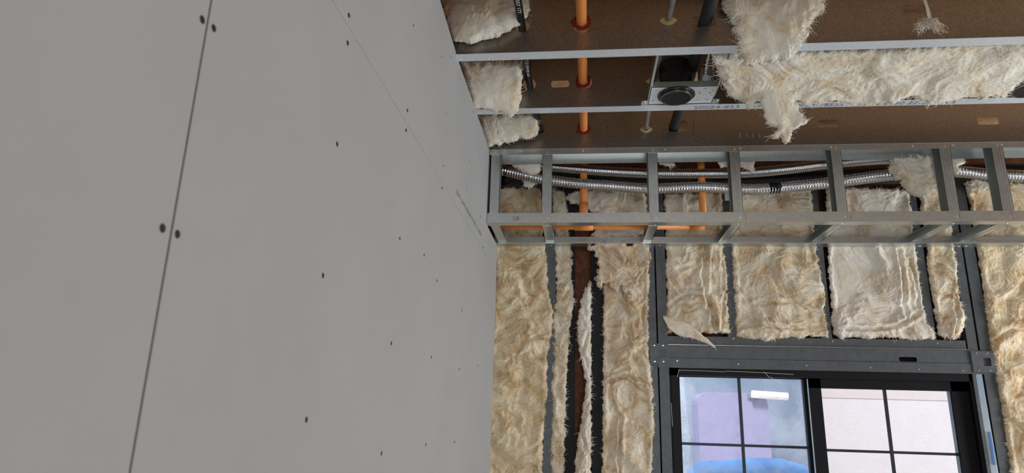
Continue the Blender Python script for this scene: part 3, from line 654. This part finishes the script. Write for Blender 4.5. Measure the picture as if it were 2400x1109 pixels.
wbatt('broad crumpled insulation batt above the window, between the first and second short studs', 'wool',
      [(1722, 440), (1900, 445), (1908, 560), (1914, 600), (1922, 640), (1932, 690), (1932, 740), (1940, 780), (1938, 792), (1900, 788), (1870, 796), (1850, 790), (1810, 796), (1795, 802), (1770, 796), (1740, 790), (1724, 788), (1724, 740), (1718, 640), (1712, 560)], 16, creases=[([(1726, 772), (1760, 762), (1830, 770), (1900, 768), (1935, 772)], 0.012, 0.006), ([(1775, 712), (1850, 710), (1900, 722), (1930, 732)], 0.012, 0.007), ([(1730, 680), (1755, 705)], 0.01, 0.005)], strands=1300, fs=0.95)
wbatt('smooth-centred insulation batt above the window with rolled right edge', 'wool_pale',
      [(1935, 440), (2130, 445), (2140, 560), (2146, 590), (2152, 650), (2160, 700), (2168, 750), (2190, 785), (2188, 799), (2160, 796), (2110, 794), (2060, 790), (2035, 797), (2010, 790), (1966, 794), (1952, 780), (1948, 720), (1943, 650), (1940, 590)], 17, creases=[([(2103, 590), (2108, 640), (2114, 700), (2122, 750)], 0.016, 0.006), ([(1962, 772), (2040, 774), (2090, 768), (2125, 752), (2150, 735)], 0.014, 0.006), ([(2128, 610), (2145, 680), (2150, 720)], 0.008, 0.005)], strands=1300, fs=0.85)
wbatt('slim insulation strip above the window corner', 'wool',
      [(2150, 440), (2222, 440), (2232, 580), (2238, 610), (2242, 650), (2246, 700), (2257, 735), (2258, 770), (2246, 788), (2240, 797), (2222, 797), (2200, 786), (2190, 740), (2183, 690), (2176, 650), (2172, 615), (2170, 570)], 18, creases=[([(2236, 690), (2240, 740), (2232, 780)], 0.012, 0.005)], strands=800, fs=1.3)
wbatt('large golden insulation batt at the right edge of the picture', 'wool_gold',
      [(2262, 430), (2480, 430), (2540, 800), (2600, 1140), (2372, 1140), (2360, 1060), (2346, 960), (2334, 890), (2322, 830), (2312, 760), (2305, 690), (2296, 620), (2286, 560)], 19, creases=[([(2325, 800), (2370, 770), (2440, 775)], 0.012, 0.008), ([(2350, 980), (2400, 1010)], 0.012, 0.008)], strands=1800, fs=0.9)
# loose pieces on the far wall
def loose(label, m, poly, y, seed, n=(0, -1, 0), **kw):
    kw.setdefault('thick', 0.018); kw.setdefault('amp', 0.012); kw.setdefault('rr', 0.015); kw.setdefault('closed', True); kw.setdefault('rag', 0.009); kw.setdefault('res', 0.0025); kw.setdefault('strands', 500)
    p = at(poly[0][0], poly[0][1], 'y', y)
    return batt('insulation_tuft', label, M[m], poly, p, n, seed, group='loose tufts of insulation', **kw)
loose('flared tuft spilling over the top of the tall batt left of the window', 'wool', [(1376, 584), (1400, 572), (1440, 568), (1470, 574), (1510, 570), (1526, 596), (1522, 612), (1505, 640), (1490, 668), (1476, 690), (1455, 670), (1440, 690), (1425, 665), (1402, 672), (1398, 640), (1404, 615), (1392, 590)], YF - 0.045, 31, strands=350, rag=0.013, thick=0.022, fs=1.3, aniso=(1.3, 0.8), slen=0.018)
loose('pointed sliver of insulation across the header below the first square batt', 'wool_white', [(1555, 742), (1575, 748), (1610, 760), (1640, 780), (1660, 798), (1677, 815), (1650, 802), (1620, 790), (1590, 786), (1568, 770)], YF - 0.028, 32, rag=0.003, strands=250, thick=0.008, amp=0.005, rr=0.008, slen=0.012)
loose('curled insulation flap behind the upright orange pipe', 'wool_pale', [(1326, 462), (1350, 450), (1400, 446), (1440, 452), (1446, 466), (1430, 480), (1438, 500), (1412, 502), (1384, 494), (1370, 480), (1340, 476)], 2.96, 33, strands=400, rag=0.004, fs=1.4)
loose('crumpled insulation under the horizontal orange pipe', 'wool_pale', [(1386, 553), (1400, 530), (1450, 528), (1500, 528), (1512, 545), (1490, 556), (1440, 554), (1410, 560)], 2.99, 34, strands=350, rag=0.005, fs=1.5)

# ================================================================ wool in the ceiling
def cbatt(label, m, poly, y, seed, n=(0, -0.45, -0.9), **kw):
    kw.setdefault('thick', 0.05); kw.setdefault('amp', 0.02); kw.setdefault('rr', 0.045); kw.setdefault('closed', True); kw.setdefault('rag', 0.006)
    p = at(poly[0][0], poly[0][1], 'y', y)
    return batt('insulation_batt', label, M[m], poly, p, n, seed, group='insulation stuffed between the ceiling joists', **kw)
cbatt('big rounded insulation bulge in the corner above the nearest joist flange', 'wool_white',
      [(1015, -90), (1245, -90), (1244, -20), (1238, 20), (1222, 55), (1195, 70), (1165, 86), (1130, 95), (1090, 99), (1066, 98), (1052, 60), (1034, 0)], 1.812, 41, strands=500, thick=0.030, rr=0.06, fs=0.7, n=(0, -1, 0), amp=0.02)
cbatt('square-cut insulation block in the corner between the two bright flanges', 'wool_white',
      [(1080, 143), (1222, 143), (1225, 180), (1222, 215), (1212, 262), (1200, 272), (1178, 262), (1110, 250), (1096, 200)], 2.10, 42, strands=500, thick=0.03, fs=0.6, rr=0.03, n=(0, -0.75, -0.66), amp=0.009)
cbatt('ragged insulation lump in the corner just above the soffit frame', 'wool_white',
      [(1120, 268), (1250, 266), (1262, 285), (1258, 312), (1240, 326), (1222, 322), (1200, 330), (1165, 338), (1146, 342), (1134, 320)], 2.50, 43, strands=500, thick=0.03, fs=0.9, rr=0.03, n=(0, -0.8, -0.6), amp=0.012)
cbatt('long cream insulation batt filling the joist bay right of the light housing', 'wool_white',
      [(1668, 118), (1760, 112), (1900, 112), (2050, 108), (2200, 98), (2300, 96), (2480, 84), (2500, 150), (2440, 160), (2395, 178), (2372, 196), (2350, 222), (2330, 214), (2300, 222), (2260, 218), (2215, 230), (2180, 236), (2150, 226), (2128, 216), (2090, 230), (2040, 236), (1990, 238), (1950, 228), (1890, 236), (1860, 228), (1800, 238), (1770, 226), (1740, 232), (1716, 222), (1700, 200), (1690, 175), (1680, 150)],
      1.93, 44, n=(0, -0.25, -0.97), strands=2200, thick=0.03, fs=0.75, rr=0.03, amp=0.020, rag=0.009, slen=0.03)
loose('large shaggy insulation tuft hanging over the nearest bright flange', 'wool_white',
      [(1690, -60), (1935, -60), (1928, 0), (1918, 40), (1895, 65), (1880, 90), (1868, 115), (1850, 138), (1820, 148), (1790, 146), (1765, 152), (1745, 145), (1732, 120), (1725, 90), (1720, 50), (1708, 38), (1698, 20)], 1.78, 51, n=(0, -0.95, -0.3), thick=0.035, rr=0.035, amp=0.016, rag=0.011, strands=900, fs=0.9, aniso=(1.3, 0.7), slen=0.028, edge_strands=0.3)
loose('torn insulation tail dangling below the second bright flange', 'wool_white',
      [(1775, 140), (1850, 140), (1858, 180), (1860, 225), (1872, 262), (1886, 286), (1872, 300), (1856, 312), (1850, 322), (1840, 336), (1832, 318), (1812, 322), (1818, 300), (1800, 288), (1786, 262), (1788, 230), (1780, 190)], 2.09, 52, n=(0, -0.97, -0.2), thick=0.02, rr=0.022, amp=0.014, rag=0.012, strands=450, fs=1.3, aniso=(1.4, 0.6), slen=0.025)
loose('thin wisp of insulation hanging just left of the torn tail', 'wool_pale', [(1762, 200), (1778, 198), (1774, 225), (1762, 240), (1754, 262), (1750, 240), (1758, 225)], 2.14, 53, thick=0.006, rr=0.006, amp=0.004, rag=0.006, strands=260, slen=0.02)
loose('round cauliflower-like insulation tuft poking into the soffit frame', 'wool_white',
      [(2086, 376), (2130, 368), (2180, 370), (2210, 374), (2208, 392), (2214, 408), (2204, 425), (2186, 440), (2166, 458), (2146, 456), (2124, 444), (2112, 420), (2094, 412), (2088, 395)], 2.735, 54, thick=0.035, rr=0.03, amp=0.02, rag=0.012, strands=700, fs=1.8)
loose('small insulation tuft beside the cauliflower-like one, right of the soffit stud', 'wool_white', [(2228, 372), (2250, 370), (2256, 382), (2246, 392), (2242, 404), (2230, 396)], 2.75, 55, strands=200)
loose('insulation scrap over the flexible tube in the leftmost soffit opening', 'wool_pale', [(1194, 382), (1266, 380), (1266, 398), (1256, 410), (1236, 406), (1216, 398), (1204, 390)], 2.74, 56, strands=250, rag=0.004)
loose('small insulation scrap under the flexible tube in the leftmost soffit opening', 'wool_pale', [(1222, 418), (1258, 420), (1256, 430), (1242, 440), (1230, 434)], 2.80, 57, strands=150, rag=0.004, thick=0.01)
loose('small white insulation scrap above the upper tube near the second orange pipe', 'wool_white', [(1545, 378), (1572, 379), (1580, 386), (1568, 388), (1548, 384)], 2.74, 58, strands=120, rag=0.004, thick=0.006)
loose('torn insulation scrap snagged on the soffit stud above the tubes', 'wool_pale', [(1684, 380), (1705, 376), (1740, 378), (1766, 380), (1764, 400), (1750, 398), (1740, 390), (1700, 390), (1690, 392)], 2.735, 59, strands=200, rag=0.006, thick=0.008)
loose('insulation tuft at the top of the large right-edge batt behind the frame', 'wool_white', [(2262, 432), (2285, 424), (2300, 430), (2330, 430), (2338, 442), (2300, 446), (2288, 452), (2270, 446)], 2.99, 60, strands=250)
# fine wisp near the top right: strands only
def wisp():
    rng = np.random.default_rng(5); mb = MB(); y = 1.70
    def pt(px, py, dy=0.0): return at(px, py, 'y', y + dy)
    for k in range(20):
        j = rng.normal(0, 2.4, 2); tube(mb, [pt(2166 + j[0] * 1.5, -40), pt(2168 + j[0], 0, 0.004), pt(2174 + j[0], 18 + j[1]), pt(2180 + j[0] * 1.4, 42 + j[1])], 0.0006, 4, 0.02, False)
    ends = [(2140, 70), (2150, 82), (2158, 86), (2178, 66), (2196, 70), (2205, 84), (2212, 80), (2224, 78), (2200, 80), (2144, 62)]
    for k in range(150):
        px, py = 2160 + rng.random() * 34, 42 + rng.random() * 10; e = ends[rng.integers(len(ends))]; e = (e[0] + rng.normal(0, 4), e[1] + rng.normal(0, 4)); f = 0.35 + 0.65 * rng.random()
        pts = [pt(px, py, rng.normal(0, 0.006))]
        for q in range(1, 6):
            t = q / 5 * f; pts.append(pt(px + (e[0] - px) * t + rng.normal(0, 2.6), py + (e[1] - py) * t ** 1.3 + rng.normal(0, 2.2), rng.normal(0, 0.005)))
        tube(mb, pts, 0.0003 + 0.0004 * rng.random(), 4, 0.004, False)
    tag(mb.obj('fibre_wisp', M['wool_pale']), 'thin stringy wisp of fibres dangling before the oval web hole', 'insulation', 'loose tufts of insulation')
wisp()

# ================================================================ pipes
def pipe_pt(px, py, y): return at(px, py, 'y', y)
R1 = 0.0168
o1 = thing('sprinkler_pipe', 'orange plastic pipe running through the joists and down into the soffit', 'pipe', pipe_pt(1368, 304, JY[3]))
a = pipe_pt(1363, 52, JY[1]); b = pipe_pt(1366, 190, JY[2]); c = pipe_pt(1368, 302, JY[3])
dirv = (c - a).normalized(); st = a - dirv * 0.75; YV = 2.80
en = Vector((c.x, YV, c.z))
tube(MB(), [st, a, b, c, en - Vector((0, 0.03, 0))], R1, 24, 0.05).obj('joist_run', M['orange'], o1, True)
zh_ = at(1368, 531, 'y', YV).z
tube(MB(), [en - Vector((0, 0.035, 0)), en, en - Vector((0, 0.0, 0.05))], R1 * 1.22, 20, 0.006).obj('elbow', M['orange'], o1, True)
tube(MB(), [en - Vector((0, 0, 0.02)), Vector((c.x, YV, zh_))], R1, 24).obj('drop', M['orange'], o1, True)
zc = at(1368, 476, 'y', YV).z; zc2 = at(1368, 505, 'y', YV).z
tube(MB(), [Vector((c.x, YV, zc)), Vector((c.x, YV, zc2))], R1 * 1.2, 24).obj('coupling', M['orange'], o1, True)
tube_text('pipe_print', 'FIRE SPRINKLER 1 IN ---', M['redcaulk'], o1, st, a, R1, 0.27, 0.010)
for jt, cc, yy, s in ((j1, a, JY[1], 1), (j2, b, JY[2], -1), (j3, c, JY[3], 1)):
    mb = MB(); mb.ringtube((cc.x + 0.001, yy - 0.006, cc.z - 0.002), (0, 1, 0), 0.028, 0.0185, 0.008, 24)
    rng = random.Random(int(yy * 100)); base = []
    for k in range(9):
        a_ = math.radians(100 + k * 14) if s > 0 else math.radians(-40 + k * 14); rr_ = 0.026 + 0.012 * rng.random(); base.append((cc.x + math.cos(a_) * rr_, cc.z + math.sin(a_) * rr_))
    base += [(cc.x + (0.0175 if s < 0 else -0.0175), cc.z)]
    plate(mb, base, [], (0, yy - 0.004, 0), (1, 0, 0), (0, 0, 1), (0, 0.003, 0)); mb.obj('firestop_sealant', M['redcaulk'], o1)
# horizontal branch and second drop
hb = thing('branch_pipe', 'horizontal orange plastic pipe inside the bottom of the soffit frame', 'pipe', (0, YV, zh_))
xl = XW + 0.03; x2 = at(1644, 440, 'y', YV).x; RB = 0.0145
tube(MB(), [Vector((xl, YV, zh_)), Vector((at(1632, 529, 'y', YV).x, YV, zh_))], RB, 20).obj('run', M['orange'], hb, True)
tube(MB(), [Vector((c.x - 0.042, YV, zh_)), Vector((c.x + 0.042, YV, zh_))], RB * 1.3, 20).obj('tee', M['orange'], hb, True)
x3 = at(1632, 529, 'y', YV).x
tube(MB(), [Vector((x3 - 0.02, YV, zh_)), Vector((x2 + 0.004, YV, zh_))], RB * 1.3, 20).obj('end_elbow', M['orange'], hb, True)
tp = at(1642, 372, 'y', YV)
d2 = tag(tube(MB(), [Vector((tp.x, YV, tp.z + 0.05)), Vector((at(1648, 500, 'y', YV).x, YV, zh_ - 0.002))], RB * 1.1, 20).obj('drop_pipe', M['orange'], None, True), 'upright orange plastic pipe right of the second soffit stud', 'pipe')

def ypipe(name, label, pts, rad, m, far=2.9, near=0.8, **kw):
    P = [at(px, py, 'y', y) for px, py, y in pts]; x = sum(p.x for p in P) / len(P)
    d = (P[-1] - P[0]) / (P[-1].y - P[0].y); s = P[0] + d * (near - P[0].y); e = P[-1] + d * (far - P[-1].y)
    return P, s, e
# black tube with white lettering
P, s, e = ypipe('', '', [(1223, 60, JY[1]), (1241, 196, JY[2]), (1266, 304, JY[3])], 0, 'black')
bt = thing('black_tube', 'black plastic tube with white lettering running through the joists', 'tube', P[0])
tube(MB(), [s, P[0], P[1], P[2], P[2] + Vector((0.002, 0.02, 0))], 0.0128, 18, 0.05).obj('tube_wall', M['black'], bt, True)
tube_text('lettering', 'h209001 425057 177', M['white_ink'], bt, s, P[0], 0.0128, 0.262, 0.016)
tube_text('lettering', '7721 5TTO 5W40 6A', M['white_ink'], bt, P[0], P[1], 0.0128, 0.27, 0.015, 1.4)
# grey tube with yellow clamps
P, s, e = ypipe('', '', [(1566, 48, JY[1]), (1531, 190, JY[2]), (1514, 303, JY[3])], 0, 'conduit')
gt_ = thing('grey_tube', 'thin grey metal tube held by yellowed oval clamps in the joist webs', 'tube', P[0])
tube(MB(), [s, P[0], P[1], P[2] + Vector((0, 0.03, 0))], 0.0098, 16, 0.05).obj('tube_wall', M['conduit'], gt_, True)
for k, p in enumerate(P):
    yy = JY[k + 1]; mb = MB(); oval = [(p.x + 0.024 * math.cos(t) * (1 + 0.12 * math.cos(4 * t)), p.z - 0.002 + 0.015 * math.sin(t)) for t in [2 * math.pi * i / 24 for i in range(24)]]
    plate(mb, oval, [circ(p.x, p.z, 0.0105)], (0, yy - 0.004, 0), (1, 0, 0), (0, 0, 1), (0, 0.004, 0))
    mb.ringtube((p.x, yy - 0.010, p.z), (0, 1, 0), 0.0128, 0.0104, 0.008, 20); cl = mb.obj('clamp', M['brass'], gt_)
    for sx in (-1, 1): screw(gt_, (p.x + sx * 0.018, yy - 0.0045, p.z), (0, -1, 0), s=0.7)
# black foam sleeved pipe
P, s, e = ypipe('', '', [(1655, 42, JY[1]), (1616, 180, JY[2]), (1580, 295, JY[3])], 0, 'foam')
fp = thing('sleeved_pipe', 'thick black foam-sleeved pipe passing above the light housing', 'pipe', P[0])
tube(MB(), [s, P[0], P[1], P[2] + Vector((0, 0.03, 0))], 0.0205, 22, 0.02).obj('foam_sleeve', M['foam'], fp, True)
# flexible corrugated tubes in the soffit
def flex(label, pts, y, r, pitch):
    P = [at(px, py, 'y', y + dy) for px, py, dy in pts]; mb = MB()
    tube(mb, P, lambda s_: r * (1 + 0.1 * math.sin(2 * math.pi * s_ / pitch)), 18, pitch / 5)
    return tag(mb.obj('flexible_tube', M['flex'], None, True), label, 'tube', 'corrugated metal tubes')
flex('upper corrugated silver tube running through the soffit frame', [(1225, 386, 0), (1290, 391, 0), (1400, 400, 0), (1520, 406, 0), (1640, 407, 0), (1750, 405, 0), (1850, 396, 0), (1960, 382, 0), (2060, 374, 0.03), (2160, 372, 0.05)], 2.79, 0.0215, 0.0095)
flex('lower corrugated silver tube running through the soffit frame', [(1166, 398, 0.0), (1190, 402, 0), (1260, 418, 0), (1340, 429, 0), (1430, 436, 0.01), (1520, 442, 0.01), (1640, 439, 0.01), (1760, 444, 0), (1830, 440, 0), (1950, 428, 0), (2060, 413, 0), (2150, 404, 0.02), (2240, 402, 0.02), (2330, 410, 0.02), (2440, 414, 0.02), (2600, 410, 0.02)], 2.77, 0.0235, 0.0120)
P = [at(px, py, 'y', 2.93) for px, py in ((1172, 425), (1300, 400), (1700, 425), (2200, 400), (2600, 402))]
tag(tube(MB(), P, 0.03, 18, 0.03).obj('drain_pipe', M['black'], None, True), 'black pipe in the shadow behind the corrugated tubes', 'pipe')
q = at(1814, 440, 'y', 2.77); dq = (at(1830, 440, 'y', 2.77) - at(1800, 442, 'y', 2.77)).normalized()
tag(tube(MB(), [q - dq * 0.024, q + dq * 0.024], 0.0265, 20).obj('tape_band', M['black'], None, True), 'black tape band wrapped around the lower corrugated tube', 'tape')
q = at(1704, 455, 'y', 2.80)
tag(MB().box((q.x - 0.010, 2.80, q.z - 0.030), (q.x + 0.010, 2.802, q.z + 0.025)).obj('hang_strap', M['galv_lit']), 'short perforated metal strap hanging below the lower corrugated tube', 'strap')

# ================================================================ recessed light housings
def housing(label, ox, full=True):
    t = thing('light_housing', label, 'light fixture', (0.335 + ox, 2.158, H + 0.004), 'recessed light housings')
    zp = H + 0.004; xl, xr, yn, yfz = 0.244 + ox, 0.469 + ox, 2.100, 2.226; cx, cy = 0.335 + ox, 2.160
    holes = [circ(cx, cy, 0.0585, 36)]
    rng = random.Random(9)
    for (hx, hy, w_, h_) in [(0.43, 2.115, 0.012, 0.004), (0.415, 2.145, 0.004, 0.010), (0.452, 2.15, 0.004, 0.010), (0.425, 2.155, 0.003, 0.003), (0.458, 2.13, 0.006, 0.005), (0.44, 2.19, 0.004, 0.004), (0.42, 2.2, 0.010, 0.004), (0.452, 2.2, 0.010, 0.004), (0.26, 2.118, 0.012, 0.004), (0.256, 2.2, 0.004, 0.008), (0.462, 2.168, 0.004, 0.006)]:
        holes.append(rrect(hx + ox, hy, w_, h_, 0.001, 2))
    mb = MB(); plate(mb, [(xl, yn), (xr, yn), (xr, yfz), (xl, yfz)], holes, (0, 0, zp), (1, 0, 0), (0, 1, 0), (0, 0, 0.0012)); mb.obj('mounting_plate', M['galv_lit'], t)
    mb = MB().box((xl, yn, zp), (xr, yn + 0.0012, zp + 0.022))
    for k in range(4): mb.box((xl + 0.03 + k * 0.048, yn - 0.0015, zp + 0.001), (xl + 0.038 + k * 0.048, yn, zp + 0.008))
    mb.obj('plate_lip', M['galv'], t)
    mb = MB().ringtube((cx, cy - 0.002, zp - 0.004), (0, 0, 1), 0.0655, 0.054, 0.0042, 40); mb.ringtube((cx, cy, zp), (0, 0, 1), 0.0575, 0.054, 0.12, 48); mb.disc((cx, cy, zp + 0.12), (0, 0, 1), 0.0575, 0.002, 40); mb.obj('can', M['ring'], t, False)
    MB().ringtube((cx, cy + 0.003, zp - 0.013), (0, 0, 1), 0.0545, 0.0525, 0.009, 48).obj('trim_ring', M['rim'], t)
    mb = MB().disc((cx, cy + 0.003, zp - 0.011), (0, 0, 1), 0.0520, 0.004, 40); mb.disc((cx + 0.035, cy - 0.012, zp - 0.0125), (0, 0, 1), 0.003, 0.002, 8); mb.obj('lens', M['lens'], t)
    for sx, x in ((-1, xl - 0.003), (1, xr + 0.003)):
        mb = MB().box((x - 0.004, JY[1] + 0.042, H + 0.012), (x - 0.0025, JY[2] - 0.001, H + 0.030)).box((x - 0.004, JY[1] + 0.042, H + 0.012), (x + 0.005, JY[2] - 0.001, H + 0.0135))
        mb.obj('hanger_bar', M['galv'], t)
        MB().box((x - 0.012 + sx * 0.012, JY[2] - 0.030, H + 0.004), (x + 0.012 + sx * 0.012, JY[2] - 0.001, H + 0.006)).disc((x + sx * 0.014, JY[2] - 0.018, H + 0.001), (0, 0, 1), 0.005, 0.003, 10).obj('hanger_foot', M['galv'], t)
    # junction box with clamp and flexible conduit
    bx = 0.437 + ox
    bo = MB().box((bx - 0.022, 2.112, zp + 0.012), (bx + 0.024, 2.165, zp + 0.080)).obj('junction_box', M['galv'], t)
    MB().ringtube((bx - 0.002, 2.1115, zp + 0.036), (0, -1, 0), 0.014, 0.010, 0.002, 20).disc((bx - 0.002, 2.1115, zp + 0.036), (0, -1, 0), 0.008, 0.0015, 16).obj('knockout', M['galv_lit'], bo)
    tube(MB(), [Vector((bx - 0.006, 2.106, zp + 0.05)), Vector((bx - 0.004, 2.09, zp + 0.075)), Vector((bx + 0.0, 2.0, zp + 0.11)), Vector((bx + 0.01, 1.80, zp + 0.16))], lambda s_: 0.0068 * (1 + 0.1 * math.sin(2 * math.pi * s_ / 0.006)), 12, 0.0015).obj('flexible_conduit', M['flex'], t, True)
housing('galvanised recessed light housing with black round lens under the second bright flange', 0.0)
px_edge = at(2412, 205, 'z', H + 0.004).x
housing('recessed light housing cut off by the right edge of the picture', px_edge - 0.335)
